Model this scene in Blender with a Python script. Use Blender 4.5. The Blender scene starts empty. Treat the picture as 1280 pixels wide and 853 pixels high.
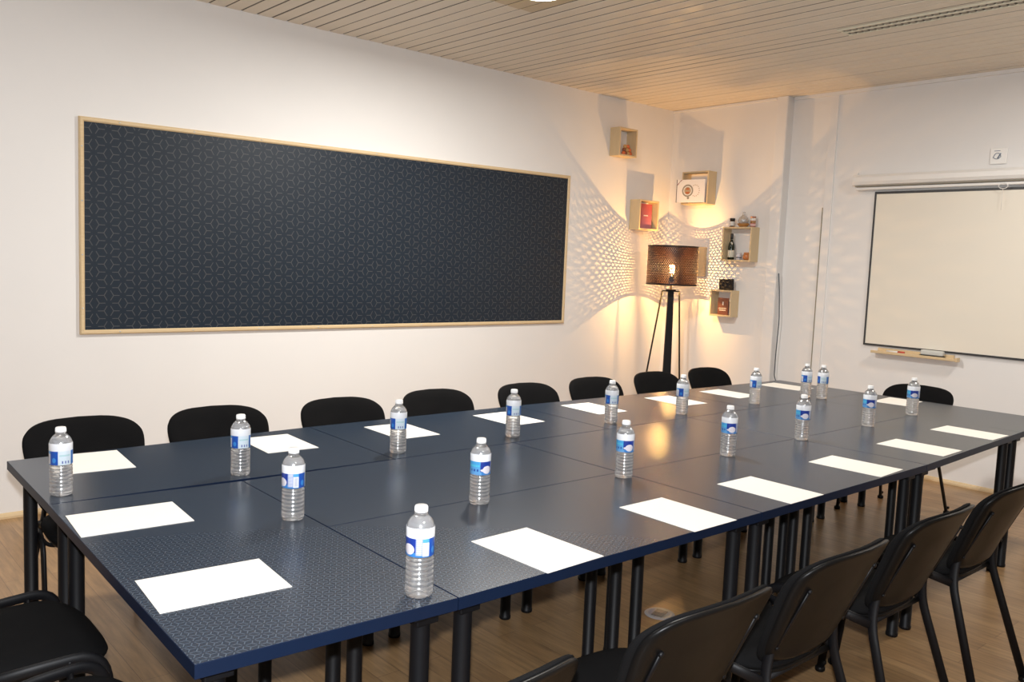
import bpy, bmesh, math, random
from mathutils import Vector, Matrix
random.seed(7)
PI = math.pi
SC = bpy.context.scene
COL = SC.collection

# ------------------------------------------------------------------ helpers
def tag(o, label=None, cat=None, group=None, kind=None):
    if label: o['label'] = label
    if cat: o['category'] = cat
    if group: o['group'] = group
    if kind: o['kind'] = kind
    return o

def link(o, parent=None):
    COL.objects.link(o)
    if parent is not None: o.parent = parent
    return o

def empty(name, loc=(0, 0, 0), rz=0.0):
    o = bpy.data.objects.new(name, None)
    o.empty_display_size = 0.1
    o.location = loc; o.rotation_euler = (0, 0, rz)
    return link(o)

class MB:
    """collects vertices and faces, builds one mesh object"""
    def __init__(s): s.v = []; s.f = []; s.m = []; s.sm = []
    def add(s, vs, fs, mat=0, smooth=False):
        n = len(s.v); s.v += [tuple(p) for p in vs]
        for f in fs:
            s.f.append([i + n for i in f]); s.m.append(mat); s.sm.append(smooth)
        return s
    def box(s, x0, x1, y0, y1, z0, z1, mat=0):
        vs = [(x, y, z) for z in (z0, z1) for y in (y0, y1) for x in (x0, x1)]
        return s.add(vs, [(0, 2, 3, 1), (4, 5, 7, 6), (0, 1, 5, 4), (2, 6, 7, 3), (0, 4, 6, 2), (1, 3, 7, 5)], mat)
    def bbox(s, x0, x1, y0, y1, z0, z1, b=0.003, mat=0, smooth=False, seg=2):
        bm = bmesh.new(); bmesh.ops.create_cube(bm, size=1)
        for v in bm.verts:
            v.co = Vector(((x0 + x1) / 2 + v.co.x * (x1 - x0), (y0 + y1) / 2 + v.co.y * (y1 - y0), (z0 + z1) / 2 + v.co.z * (z1 - z0)))
        bmesh.ops.bevel(bm, geom=bm.edges[:], offset=b, segments=seg, affect='EDGES', profile=0.5)
        return s.bm(bm, mat, smooth)
    def bm(s, bm, mat=0, smooth=False, M=None):
        bm.verts.index_update()
        vs = [(M @ v.co if M else v.co)[:] for v in bm.verts]
        s.add(vs, [[v.index for v in f.verts] for f in bm.faces], mat, smooth)
        bm.free(); return s
    def lathe(s, prof, n=24, c=(0, 0, 0), mat=0, smooth=True, axis='z'):
        vs = []; fs = []
        idx = []
        for r, z in prof:
            if r < 1e-6:
                idx.append([len(vs)] * n); vs.append((0, 0, z))
            else:
                idx.append(list(range(len(vs), len(vs) + n)))
                vs += [(r * math.cos(2 * PI * i / n), r * math.sin(2 * PI * i / n), z) for i in range(n)]
        for a, b in zip(idx[:-1], idx[1:]):
            for i in range(n):
                j = (i + 1) % n
                q = [a[i], a[j], b[j], b[i]]
                u = []
                for k in q:
                    if k not in u: u.append(k)
                if len(u) > 2: fs.append(u)
        if axis == 'x': vs = [(z, x, y) for x, y, z in vs]
        if axis == 'y': vs = [(y, z, x) for x, y, z in vs]
        vs = [(x + c[0], y + c[1], z + c[2]) for x, y, z in vs]
        return s.add(vs, fs, mat, smooth)
    def cyl(s, c, r, h, n=24, mat=0, b=0.001, smooth=True, axis='z'):
        return s.lathe([(0, 0), (r - b, 0), (r, b), (r, h - b), (r - b, h), (0, h)], n, c, mat, smooth, axis)
    def tube(s, pts, rx, ry=None, n=12, fillet=0.0, fs_=5, mat=0, side=None, taper=None):
        ry = ry or rx
        P = [Vector(p) for p in pts]
        Q = [P[0]]
        for i in range(1, len(P) - 1):
            a, b, c = P[i - 1], P[i], P[i + 1]
            d1 = (a - b); d2 = (c - b)
            f = min(fillet, d1.length * .45, d2.length * .45)
            if f < 1e-4: Q.append(b); continue
            p0 = b + d1.normalized() * f; p2 = b + d2.normalized() * f
            for k in range(fs_ + 1):
                t = k / fs_
                Q.append(p0 * (1 - t) ** 2 + b * 2 * t * (1 - t) + p2 * t * t)
        Q.append(P[-1])
        vs = []; fc = []
        U = Vector(side) if side else None
        for i, q in enumerate(Q):
            tdir = ((Q[min(i + 1, len(Q) - 1)] - Q[max(i - 1, 0)])).normalized()
            if U is None:
                U = tdir.orthogonal().normalized()
            U = (U - tdir * U.dot(tdir)).normalized(); W = tdir.cross(U)
            k = 1.0 if taper is None else taper[0] + (taper[1] - taper[0]) * i / (len(Q) - 1)
            for j in range(n):
                a = 2 * PI * j / n
                vs.append(q + U * (rx * k * math.cos(a)) + W * (ry * k * math.sin(a)))
        for i in range(len(Q) - 1):
            for j in range(n):
                k = (j + 1) % n
                fc.append((i * n + j, i * n + k, (i + 1) * n + k, (i + 1) * n + j))
        fc.append(list(range(n))[::-1]); fc.append([(len(Q) - 1) * n + j for j in range(n)])
        return s.add(vs, fc, mat, True)
    def prism(s, pts, z0, z1, mat=0, M=None):
        n = len(pts)
        vs = [Vector((x, y, z0)) for x, y in pts] + [Vector((x, y, z1)) for x, y in pts]
        if M: vs = [M @ v for v in vs]
        fs = [list(range(n))[::-1], list(range(n, 2 * n))] + [(i, (i + 1) % n, n + (i + 1) % n, n + i) for i in range(n)]
        return s.add(vs, fs, mat)
    def mesh(s, name, mats):
        me = bpy.data.meshes.new(name)
        me.from_pydata([tuple(v) for v in s.v], [], s.f)
        for m in (mats if isinstance(mats, (list, tuple)) else [mats]): me.materials.append(m)
        me.polygons.foreach_set('material_index', s.m)
        me.polygons.foreach_set('use_smooth', s.sm)
        me.update()
        bm = bmesh.new(); bm.from_mesh(me); bmesh.ops.recalc_face_normals(bm, faces=bm.faces); bm.to_mesh(me); bm.free()
        return me
    def build(s, name, mats, parent=None, loc=None, rot=None, auto=None):
        o = bpy.data.objects.new(name, s.mesh(name, mats))
        if loc: o.location = loc
        if rot: o.rotation_euler = rot
        if auto:
            try: o.data.set_sharp_from_angle(angle=math.radians(auto))
            except Exception: pass
        return link(o, parent)

def copy_tree(o, parent=None):
    c = o.copy(); COL.objects.link(c)
    if parent is not None: c.parent = parent
    for ch in list(o.children): copy_tree(ch, c)
    return c

# ------------------------------------------------------------------ materials
def hexc(r, g, b):
    def f(c):
        c /= 255.0
        return c / 12.92 if c <= 0.04045 else ((c + 0.055) / 1.055) ** 2.4
    return (f(r), f(g), f(b), 1)

class NT:
    def __init__(s, name):
        s.mat = bpy.data.materials.new(name); s.mat.use_nodes = True
        s.n = s.mat.node_tree.nodes; s.l = s.mat.node_tree.links
        s.b = s.n['Principled BSDF']; s.out = s.n['Material Output']
    def new(s, t, **k):
        n = s.n.new(t)
        for a, v in k.items(): setattr(n, a, v)
        return n
    def lk(s, a, b): s.l.new(a, b)
    def math(s, op, a, b=None, c=None):
        n = s.new('ShaderNodeMath', operation=op)
        for i, v in enumerate((a, b, c)):
            if v is None: continue
            if isinstance(v, (int, float)): n.inputs[i].default_value = v
            else: s.lk(v, n.inputs[i])
        return n.outputs[0]
    def mix(s, fac, a, b):
        n = s.new('ShaderNodeMix', data_type='RGBA')
        for sock, v in ((n.inputs[0], fac), (n.inputs[6], a), (n.inputs[7], b)):
            if isinstance(v, (int, float)): sock.default_value = v
            elif isinstance(v, tuple): sock.default_value = v
            else: s.lk(v, sock)
        return n.outputs[2]
    def obj(s):
        t = s.new('ShaderNodeTexCoord'); x = s.new('ShaderNodeSeparateXYZ'); s.lk(t.outputs['Object'], x.inputs[0])
        return t.outputs['Object'], x.outputs[0], x.outputs[1], x.outputs[2]
    def noise(s, vec, scale, detail=3, rough=.5, stretch=None):
        if stretch:
            m = s.new('ShaderNodeMapping'); m.inputs['Scale'].default_value = stretch; s.lk(vec, m.inputs[0]); vec = m.outputs[0]
        n = s.new('ShaderNodeTexNoise'); n.inputs['Scale'].default_value = scale; n.inputs['Detail'].default_value = detail
        n.inputs['Roughness'].default_value = rough; s.lk(vec, n.inputs['Vector']); return n.outputs['Fac']
    def bump(s, h, strength=.2, dist=.01):
        n = s.new('ShaderNodeBump'); n.inputs['Strength'].default_value = strength; n.inputs['Distance'].default_value = dist
        s.lk(h, n.inputs['Height']); s.lk(n.outputs[0], s.b.inputs['Normal'])
    def base(s, v, rough=.5, spec=.5, metal=0):
        if isinstance(v, tuple): s.b.inputs['Base Color'].default_value = v
        else: s.lk(v, s.b.inputs['Base Color'])
        s.b.inputs['Roughness'].default_value = rough
        s.b.inputs['Specular IOR Level'].default_value = spec
        s.b.inputs['Metallic'].default_value = metal
        return s.mat

def plain(name, col, rough=.5, spec=.5, metal=0, nscale=None, namt=.12, bumps=0):
    t = NT(name)
    if nscale:
        v, x, y, z = t.obj(); f = t.noise(v, nscale)
        dark = tuple(c * (1 - namt) for c in col[:3]) + (1,); light = tuple(min(1, c * (1 + namt)) for c in col[:3]) + (1,)
        t.base(t.mix(f, dark, light), rough, spec, metal)
        if bumps: t.bump(f, bumps, .002)
    else: t.base(col, rough, spec, metal)
    return t.mat

def hex_lines(t, x, y, a, width, inner):
    """spokes from every triangular lattice point to the corners of its hexagon; columns run along y with spacing a"""
    s3 = a * math.sqrt(3)
    def cell(ox, oy):
        px = t.math('SUBTRACT', t.math('FLOORED_MODULO', t.math('ADD', x, ox), s3), s3 / 2)
        py = t.math('SUBTRACT', t.math('FLOORED_MODULO', t.math('ADD', y, oy), a), a / 2)
        r2 = t.math('ADD', t.math('MULTIPLY', px, px), t.math('MULTIPLY', py, py))
        return px, py, r2
    A = cell(0, 0); B = cell(s3 / 2, a / 2)
    sel = t.math('LESS_THAN', B[2], A[2])
    def pick(i):
        return t.math('ADD', t.math('MULTIPLY', B[i], sel), t.math('MULTIPLY', A[i], t.math('SUBTRACT', 1.0, sel)))
    px, py, r2 = pick(0), pick(1), pick(2)
    r = t.math('SQRT', r2)
    th = t.math('ARCTAN2', py, px)
    k = PI / 3
    fold = t.math('SUBTRACT', t.math('FLOORED_MODULO', t.math('ADD', th, k / 2), k), k / 2)   # spokes at 0,60,...
    d = t.math('ABSOLUTE', t.math('MULTIPLY', r, t.math('SINE', fold)))
    line = t.math('LESS_THAN', d, width / 2)
    far = t.math('GREATER_THAN', r, a / math.sqrt(3) * inner)
    return t.math('MULTIPLY', line, far)

M = {}
# painted walls
t = NT('wall_paint'); v, x, y, z = t.obj()
f = t.noise(v, 2.2, 2); f2 = t.noise(v, 90, 2)
t.base(t.mix(f, (.80, .785, .77, 1), (.84, .825, .81, 1)), .75, .25); t.bump(f2, .08, .002); M['wall'] = t.mat
# ceiling slats: tan paint, browner bare patch round the lamp
t = NT('ceiling_slats'); v, x, y, z = t.obj()
f = t.noise(v, 3, 3, .6, (10, .25, 1)); n2 = t.noise(v, 1.3, 2)
c = t.mix(f, (.72, .63, .505, 1), (.80, .71, .575, 1)); c = t.mix(t.math('MULTIPLY', n2, .35), c, (.78, .69, .58, 1))
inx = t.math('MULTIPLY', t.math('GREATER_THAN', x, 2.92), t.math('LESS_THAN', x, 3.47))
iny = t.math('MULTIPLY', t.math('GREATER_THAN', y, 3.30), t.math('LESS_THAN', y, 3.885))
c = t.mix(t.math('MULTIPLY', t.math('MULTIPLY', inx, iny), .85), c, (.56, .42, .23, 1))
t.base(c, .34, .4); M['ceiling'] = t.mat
M['ceiling_void'] = plain('ceiling_void', (.13, .11, .085, 1), .9)
# laminate floor, planks along Y
t = NT('laminate_floor'); v, x, y, z = t.obj()
br = t.new('ShaderNodeTexBrick'); mp = t.new('ShaderNodeMapping'); mp.inputs['Rotation'].default_value = (0, 0, PI / 2)
t.lk(v, mp.inputs[0]); t.lk(mp.outputs[0], br.inputs['Vector'])
br.offset = .37; br.inputs['Scale'].default_value = 1; br.inputs['Brick Width'].default_value = 1.25; br.inputs['Row Height'].default_value = .095
br.inputs['Mortar Size'].default_value = .0012; br.inputs['Mortar Smooth'].default_value = .3
br.inputs['Color1'].default_value = (.41, .252, .122, 1); br.inputs['Color2'].default_value = (.345, .204, .096, 1); br.inputs['Mortar'].default_value = (.17, .095, .05, 1)
g = t.noise(v, 6, 5, .65, (9, .7, 1)); g2 = t.noise(v, 1.1, 2)
cr = t.new('ShaderNodeValToRGB'); cr.color_ramp.elements[0].position = .35; cr.color_ramp.elements[1].position = .7
cr.color_ramp.elements[0].color = (.68, .68, .68, 1); cr.color_ramp.elements[1].color = (1.12, 1.1, 1.06, 1); t.lk(g, cr.inputs[0])
mm = t.new('ShaderNodeMix', data_type='RGBA', blend_type='MULTIPLY'); mm.inputs[0].default_value = 1
t.lk(br.outputs[0], mm.inputs[6]); t.lk(cr.outputs[0], mm.inputs[7])
t.base(mm.outputs[2], .32, .45); t.bump(g, .05, .001); M['floor'] = t.mat
# light pine
def wood(name, c1, c2, rough=.5, st=(3, 3, 40)):
    t = NT(name); v, x, y, z = t.obj(); f = t.noise(v, 3, 4, .6, st); t.base(t.mix(f, c1, c2), rough, .3); return t.mat
M['pine_h'] = wood('pine_moulding', (.62, .45, .25, 1), (.76, .60, .38, 1), .5, (2, 30, 30))
M['pine_v'] = wood('pale_oak', (.60, .46, .27, 1), (.70, .56, .36, 1), .45, (30, 30, 3))
# decorative panel paper
t = NT('geometric_wallpaper'); v, x, y, z = t.obj()
ln = hex_lines(t, x, z, .0888, .0042, .36)
n = t.noise(v, 1.5, 2); bg = t.mix(n, (.0065, .0145, .027, 1), (.010, .019, .032, 1))
c = t.mix(t.math('MULTIPLY', ln, .8), bg, (.085, .085, .09, 1))
t.base(c, .5, .35); M['panel'] = t.mat
# table top film
t = NT('patterned_table_film'); v, x, y, z = t.obj()
ln = hex_lines(t, x, y, .0285, .0021, .25)
n = t.noise(v, 5, 2); bg = t.mix(n, (.0065, .016, .034, 1), (.009, .020, .040, 1))
c = t.mix(t.math('MULTIPLY', ln, .72), bg, (.074, .102, .138, 1))
t.base(c, .27, .62); fb = t.noise(v, 45, 2); t.bump(fb, .03, .0008); M['table'] = t.mat
M['table_edge'] = plain('navy_edge_band', (.005, .011, .030, 1), .45, .15, 0, 20, .1)
M['black_metal'] = plain('black_powder_coat', (.0035, .0035, .0045, 1), .5, .25, 0, 60, .2)
t = NT('black_fabric'); v, x, y, z = t.obj()
f = t.noise(v, 420, 2, .7); f2 = t.noise(v, 9, 2)
t.base(t.mix(f2, (.0045, .0045, .005, 1), (.0075, .0073, .0075, 1)), .95, .08); t.bump(f, .25, .001)
M['fabric'] = t.mat
t = NT('black_plastic'); v, x, y, z = t.obj(); f = t.noise(v, 350, 2, .6); f2 = t.noise(v, 4, 2)
t.base(t.mix(f2, (.0042, .0040, .0040, 1), (.0055, .0052, .0052, 1)), .36, .13); t.bump(f, .10, .0006); M['plastic'] = t.mat
M['paper'] = plain('paper', (.83, .80, .74, 1), .8, .2, 0, 8, .01)
M['white_plastic'] = plain('white_plastic', (.82, .80, .77, 1), .35, .5, 0, 12, .02)
M['grey_paint'] = plain('grey_paint', (.76, .755, .75, 1), .6, .3, 0, 6, .04)
M['whiteboard'] = plain('whiteboard_enamel', (.84, .785, .68, 1), .38, .35, 0, 1.2, .03)
M['dark_frame'] = plain('dark_anodised_frame', (.035, .035, .038, 1), .4, .5, 0, 30, .1)
M['chrome'] = plain('brushed_steel', (.55, .55, .56, 1), .28, .5, 1, 60, .1)
M['cap'] = plain('cap_plastic', (.80, .80, .80, 1), .4, .5, 0, 40, .03)
M['cable'] = plain('grey_cable', (.07, .085, .10, 1), .5, .4, 0, 20, .1)
M['black_card'] = plain('black_card', (.012, .012, .014, 1), .6, .3, 0, 30, .1)
M['felt'] = plain('black_felt', (.01, .01, .012, 1), .95, .1, 0, 90, .3)
M['red'] = plain('red_plastic', (.55, .05, .03, 1), .4, .5, 0, 30, .1)
M['vent'] = plain('vent_metal', (.78, .73, .58, 1), .4, .4, 0, 20, .05)
M['vent_dark'] = plain('vent_slot_shadow', (.03, .027, .022, 1), .8, .2, 0, 20, .1)
M['vent_fin'] = plain('vent_fin', (.30, .27, .21, 1), .5, .3, 0, 20, .1)
# bottle: clear PET full of water
t = NT('water_bottle_pet')
gl = t.new('ShaderNodeBsdfGlass'); gl.inputs['IOR'].default_value = 1.33; gl.inputs['Roughness'].default_value = .0; gl.inputs['Color'].default_value = (1, 1, 1, 1)
tr = t.new('ShaderNodeBsdfTransparent'); tr.inputs[0].default_value = (.97, .98, 1, 1); gs = t.new('ShaderNodeBsdfGlossy'); gs.inputs['Roughness'].default_value = .17
m1 = t.new('ShaderNodeMixShader'); m1.inputs[0].default_value = .13; t.lk(gl.outputs[0], m1.inputs[1]); t.lk(tr.outputs[0], m1.inputs[2])
m2 = t.new('ShaderNodeMixShader'); m2.inputs[0].default_value = .20; t.lk(m1.outputs[0], m2.inputs[1]); t.lk(gs.outputs[0], m2.inputs[2])
df = t.new('ShaderNodeBsdfDiffuse'); df.inputs[0].default_value = (.9, .9, .9, 1); m3 = t.new('ShaderNodeMixShader'); m3.inputs[0].default_value = .09
t.lk(m2.outputs[0], m3.inputs[1]); t.lk(df.outputs[0], m3.inputs[2]); t.lk(m3.outputs[0], t.out.inputs[0]); M['pet'] = t.mat
# bottle label, printed round the band: u = angle 0..1
t = NT('bottle_label_print'); v, x, y, z = t.obj()
u = t.math('FRACT', t.math('ADD', t.math('DIVIDE', t.math('ARCTAN2', y, x), 2 * PI), 1.0))
def band(a, b): return t.math('MULTIPLY', t.math('GREATER_THAN', u, a), t.math('LESS_THAN', u, b))
def zband(a, b): return t.math('MULTIPLY', t.math('GREATER_THAN', z, a), t.math('LESS_THAN', z, b))
def AND(a, b): return t.math('MULTIPLY', a, b)
def ell(u0, z0, ru, rz):
    d = t.math('ADD', t.math('POWER', t.math('DIVIDE', t.math('SUBTRACT', u, u0), ru), 2.0), t.math('POWER', t.math('DIVIDE', t.math('SUBTRACT', z, z0), rz), 2.0))
    return t.math('LESS_THAN', d, 1.0)
Z0, Z1 = .097, .140
zz = t.math('DIVIDE', t.math('SUBTRACT', z, Z0), Z1 - Z0)
c = t.mix(zz, (.04, .20, .55, 1), (.10, .38, .72, 1))                       # blue ground with a lighter top
c = t.mix(AND(band(0, .24), t.math('GREATER_THAN', zz, .0)), c, t.mix(zz, (.16, .38, .72, 1), (.06, .36, .70, 1)))
c = t.mix(AND(band(.22, .42), t.math('GREATER_THAN', zz, .25)), c, (.015, .045, .30, 1))
c = t.mix(ell(.33, .114, .075, .0125), c, (.78, .74, .80, 1))               # white drop on dark blue
c = t.mix(ell(.262, .113, .04, .004), c, (.78, .74, .80, 1))
wv = t.new('ShaderNodeTexWave'); wv.inputs['Scale'].default_value = 0
letters = AND(AND(t.math('GREATER_THAN', t.math('SINE', t.math('MULTIPLY', u, 2 * PI * 32)), -.25), band(.03, .21)), zband(.1235, .1295))
c = t.mix(letters, c, (.10, .62, .74, 1))
letters2 = AND(AND(t.math('GREATER_THAN', t.math('SINE', t.math('MULTIPLY', u, 2 * PI * 18)), .0), band(.06, .19)), zband(.109, .116))
c = t.mix(letters2, c, (.03, .07, .35, 1))
c = t.mix(AND(band(.42, .50), t.math('GREATER_THAN', zz, .1)), c, (.30, .36, .58, 1))
rows = AND(t.math('GREATER_THAN', t.math('SINE', t.math('MULTIPLY', z, 2 * PI * 330)), .1), band(.43, .49))
c = t.mix(AND(rows, t.math('GREATER_THAN', zz, .15)), c, (.72, .74, .82, 1))
c = t.mix(AND(band(.50, .575), zband(.100, .131)), c, (.80, .82, .88, 1))
bars = AND(AND(t.math('GREATER_THAN', t.math('SINE', t.math('MULTIPLY', u, 2 * PI * 110)), .2), band(.515, .56)), zband(.103, .128))
c = t.mix(bars, c, (.25, .28, .40, 1))
c = t.mix(band(.575, .70), c, (.02, .09, .42, 1))
c = t.mix(ell(.64, .112, .03, .008), c, (.05, .25, .66, 1))
c = t.mix(band(.70, .89), c, (.66, .76, .84, 1))
marks = AND(AND(t.math('GREATER_THAN', t.math('SINE', t.math('MULTIPLY', u, 2 * PI * 24)), .25), band(.74, .88)), zband(.102, .110))
c = t.mix(marks, c, (.12, .16, .42, 1))
c = t.mix(AND(band(.72, .87), zband(.124, .129)), c, (.45, .66, .70, 1))
c = t.mix(band(.89, 1.0), c, (.03, .16, .50, 1))
c = t.mix(t.math('GREATER_THAN', z, Z1), c, (.80, .82, .86, 1))  # white print border, heightened to paint in glare off the water surface
t.base(c, .3, .5); M['label'] = t.mat
# lamp shade: dark perforated sheet, warm metal inside
t = NT('perforated_shade'); v, x, y, z = t.obj()
ang = t.math('DIVIDE', t.math('ARCTAN2', y, x), 2 * PI)
pz = t.math('DIVIDE', z, .0128)
row = t.math('FLOOR', pz)
off = t.math('MULTIPLY', t.math('FLOORED_MODULO', row, 2.0), .5)
pu = t.math('ADD', t.math('MULTIPLY', ang, 78), off)
fu = t.math('SUBTRACT', t.math('FRACT', t.math('ADD', pu, 100.0)), .5)
fz = t.math('SUBTRACT', t.math('FRACT', pz), .5)
rr = t.math('ADD', t.math('POWER', t.math('DIVIDE', fu, .28), 2.0), t.math('POWER', t.math('DIVIDE', fz, .25), 2.0))
inz = t.math('MULTIPLY', t.math('GREATER_THAN', z, .012), t.math('LESS_THAN', z, .333))
hole = t.math('MULTIPLY', t.math('LESS_THAN', rr, 1.0), inz)
geo = t.new('ShaderNodeNewGeometry')
t.base(t.mix(geo.outputs['Backfacing'], (.030, .014, .010, 1), (.055, .020, .009, 1)), .45, .4)
tr = t.new('ShaderNodeBsdfTransparent'); ms = t.new('ShaderNodeMixShader')
t.lk(hole, ms.inputs[0]); t.lk(t.b.outputs[0], ms.inputs[1]); t.lk(tr.outputs[0], ms.inputs[2]); t.lk(ms.outputs[0], t.out.inputs[0])
M['shade'] = t.mat
def emit(name, col, st):
    t = NT(name); t.b.inputs['Base Color'].default_value = col; t.b.inputs['Emission Color'].default_value = col
    t.b.inputs['Emission Strength'].default_value = st; return t.mat
M['filament'] = emit('lit_filament', (1, .62, .25, 1), 180)
t = NT('amber_bulb_glass'); tr = t.new('ShaderNodeBsdfTransparent'); tr.inputs[0].default_value = (1, .80, .50, 1)
gs = t.new('ShaderNodeBsdfGlossy'); gs.inputs['Roughness'].default_value = .05; ms = t.new('ShaderNodeMixShader'); ms.inputs[0].default_value = .08
t.lk(tr.outputs[0], ms.inputs[1]); t.lk(gs.outputs[0], ms.inputs[2]); t.lk(ms.outputs[0], t.out.inputs[0]); M['bulb'] = t.mat
M['diffuser'] = emit('lit_diffuser', (1, .93, .82, 1), 6)
M['stem'] = plain('brass_stem', (.45, .25, .08, 1), .35, .5, .6, 30, .1)

# ------------------------------------------------------------------ room
XR, XRo, YL, H = 6.4965, 6.56, 5.22, 2.975
XB, YB = -2.4, -1.9
def structure(o): o['kind'] = 'structure'; return o
structure(MB().box(XB - .1, XRo + .1, YB - .1, YL + .1, -.1, 0).build('floor', M['floor']))
structure(MB().box(XB - .1, XRo + .1, YL, YL + .12, 0, H + .15).build('wall_left', M['wall']))
structure(MB().box(XRo, XRo + .12, YB - .1, 4.02, 0, H + .15).build('wall_right', M['wall']))
structure(MB().box(XR, XRo + .12, 4.02, YL, 0, H + .15).build('wall_corner', M['wall']))
structure(MB().box(XB - .12, XB, YB - .1, YL + .1, 0, H + .15).build('wall_rear', M['wall']))
structure(MB().box(XB - .1, XRo + .1, YB - .12, YB, 0, H + .15).build('wall_near', M['wall']))
# ceiling: slats along Y with open joints under a dark void
cb = MB(); cb.box(XB - .1, XRo + .1, YB - .1, YL + .1, H + .045, H + .13, 1)
pitch = .1008; x0 = 2.159 - pitch * 46
while x0 < XRo:
    a, b = x0 + .0055, x0 + pitch - .0055
    if b > XB:
        a = max(a, XB); b = min(b, XRo)
        pts = [(a, H + .02), (a, H + .005), (a + .004, H), (b - .004, H), (b, H + .005), (b, H + .02)]
        cb.box(max(XB, b - .002), min(XRo, b + .013), YB, YL, H + .0035, H + .02, 1)
        if b - a > .02:
            n = len(pts); dz = random.uniform(-.0015, .0015)
            vs = [(px, YB, pz + dz) for px, pz in pts] + [(px, YL, pz + dz) for px, pz in pts]
            cb.add(vs, [(i, i + 1, n + i + 1, n + i) for i in range(n - 1)] + [list(range(n))[::-1], list(range(n, 2 * n))], 0)
    x0 += pitch
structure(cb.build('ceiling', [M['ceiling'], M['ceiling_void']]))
# skirting mouldings
def quarter(mb, p0, p1, nx, ny, h=.03, d=.018):
    pts = [(0, 0), (d, 0), (d, h * .4), (d * .7, h * .8), (d * .3, h), (0, h)]
    vs = []
    for p in (p0, p1):
        vs += [(p[0] + nx * a, p[1] + ny * a, b) for a, b in pts]
    n = len(pts)
    mb.add(vs, [(i, (i + 1) % n, n + (i + 1) % n, n + i) for i in range(n)] + [list(range(n))[::-1], list(range(n, 2 * n))])
    return mb
structure(quarter(MB(), (XB, YL), (XR, YL), 0, -1).build('baseboard_left', M['pine_h']))
structure(quarter(quarter(MB(), (XRo, YB), (XRo, 4.02), -1, 0), (XR, 4.11), (XR, YL), -1, 0).build('baseboard_right', M['pine_h']))
# pilaster with grey side and cover batten
structure(MB().bbox(XR - .03, XRo, 4.012, 4.11, 0, H, .003, 0).box(XR - .027, XRo + .001, 4.006, 4.0125, 0, H, 1).build('trim_1', [M['wall'], M['grey_paint']]))
bt = MB().bbox(XRo - .014, XRo + .01, 3.598, 3.669, 0, H, .003, 0)
bt.box(XRo - .016, XRo + .004, 3.669, 3.676, .55, 2.05, 1)
structure(bt.build('trim_2', [M['wall'], M['vent_fin']]))
structure(MB().bbox(XRo - .02, XRo, YB, 3.99, H - .028, H - .001, .002).bbox(XR - .02, XR, 4.12, YL, H - .02, H - .001, .002).build('trim_3', M['wall']))

# ------------------------------------------------------------------ decorative panel
px0, px1, pz0 = 1.331, 5.150, 1.000
pzl, pzr = 2.212, 2.248
root = empty('decorative_panel', (px0, YL, pz0))
tag(root, 'long dark navy panel with hexagonal line pattern and pine frame on the left wall', 'wall panel')
L = px1 - px0; hl = pzl - pz0; hr = pzr - pz0; w = .026
mb = MB()
mb.add([(w, -.012, w), (L - w, -.012, w), (L - w, -.012, hr - w), (w, -.012, hl - w), (w, -.001, w), (L - w, -.001, w), (L - w, -.001, hr - w), (w, -.001, hl - w)],
       [(0, 1, 2, 3), (7, 6, 5, 4), (0, 4, 5, 1), (1, 5, 6, 2), (2, 6, 7, 3), (3, 7, 4, 0)])
mb.build('patterned_sheet', M['panel'], root)
O = [(0, 0), (L, 0), (L, hr), (0, hl)]; I = [(w, w), (L - w, w), (L - w, hr - w), (w, hl - w)]
mb = MB()
for k in range(4):
    a, b, c2, d = O[k], O[(k + 1) % 4], I[(k + 1) % 4], I[k]
    mid = lambda p, q, s: (p[0] * (1 - s) + q[0] * s, p[1] * (1 - s) + q[1] * s)
    ring = [(a, b, 0.0), (a, b, -.016), (mid(a, d, .25), mid(b, c2, .25), -.022), (mid(a, d, .75), mid(b, c2, .75), -.022), (d, c2, -.015), (d, c2, 0.0)]
    vs = [(p[0], yy, p[1]) for p, q, yy in ring] + [(q[0], yy, q[1]) for p, q, yy in ring]
    mb.add(vs, [(i, i + 1, 7 + i, 6 + i) for i in range(5)])
fr = mb.build('frame', M['pine_h'], root)
mb = MB()
for i in range(9):
    xx = L * (i + .5) / 9
    for zz_, in ((w * .5,), (hl + (hr - hl) * xx / L - w * .5,)):
        mb.lathe([(0, -.002), (.004, -.0015), (.005, 0)], 8, (xx, -.0215, zz_), 0, True, 'y')
for i in range(4):
    for xx in (w * .5, L - w * .5):
        mb.lathe([(0, -.002), (.004, -.0015), (.005, 0)], 8, (xx, -.0215, .15 + .3 * i), 0, True, 'y')
mb.build('nail_head', M['chrome'], fr)['kind'] = 'stuff'

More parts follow.
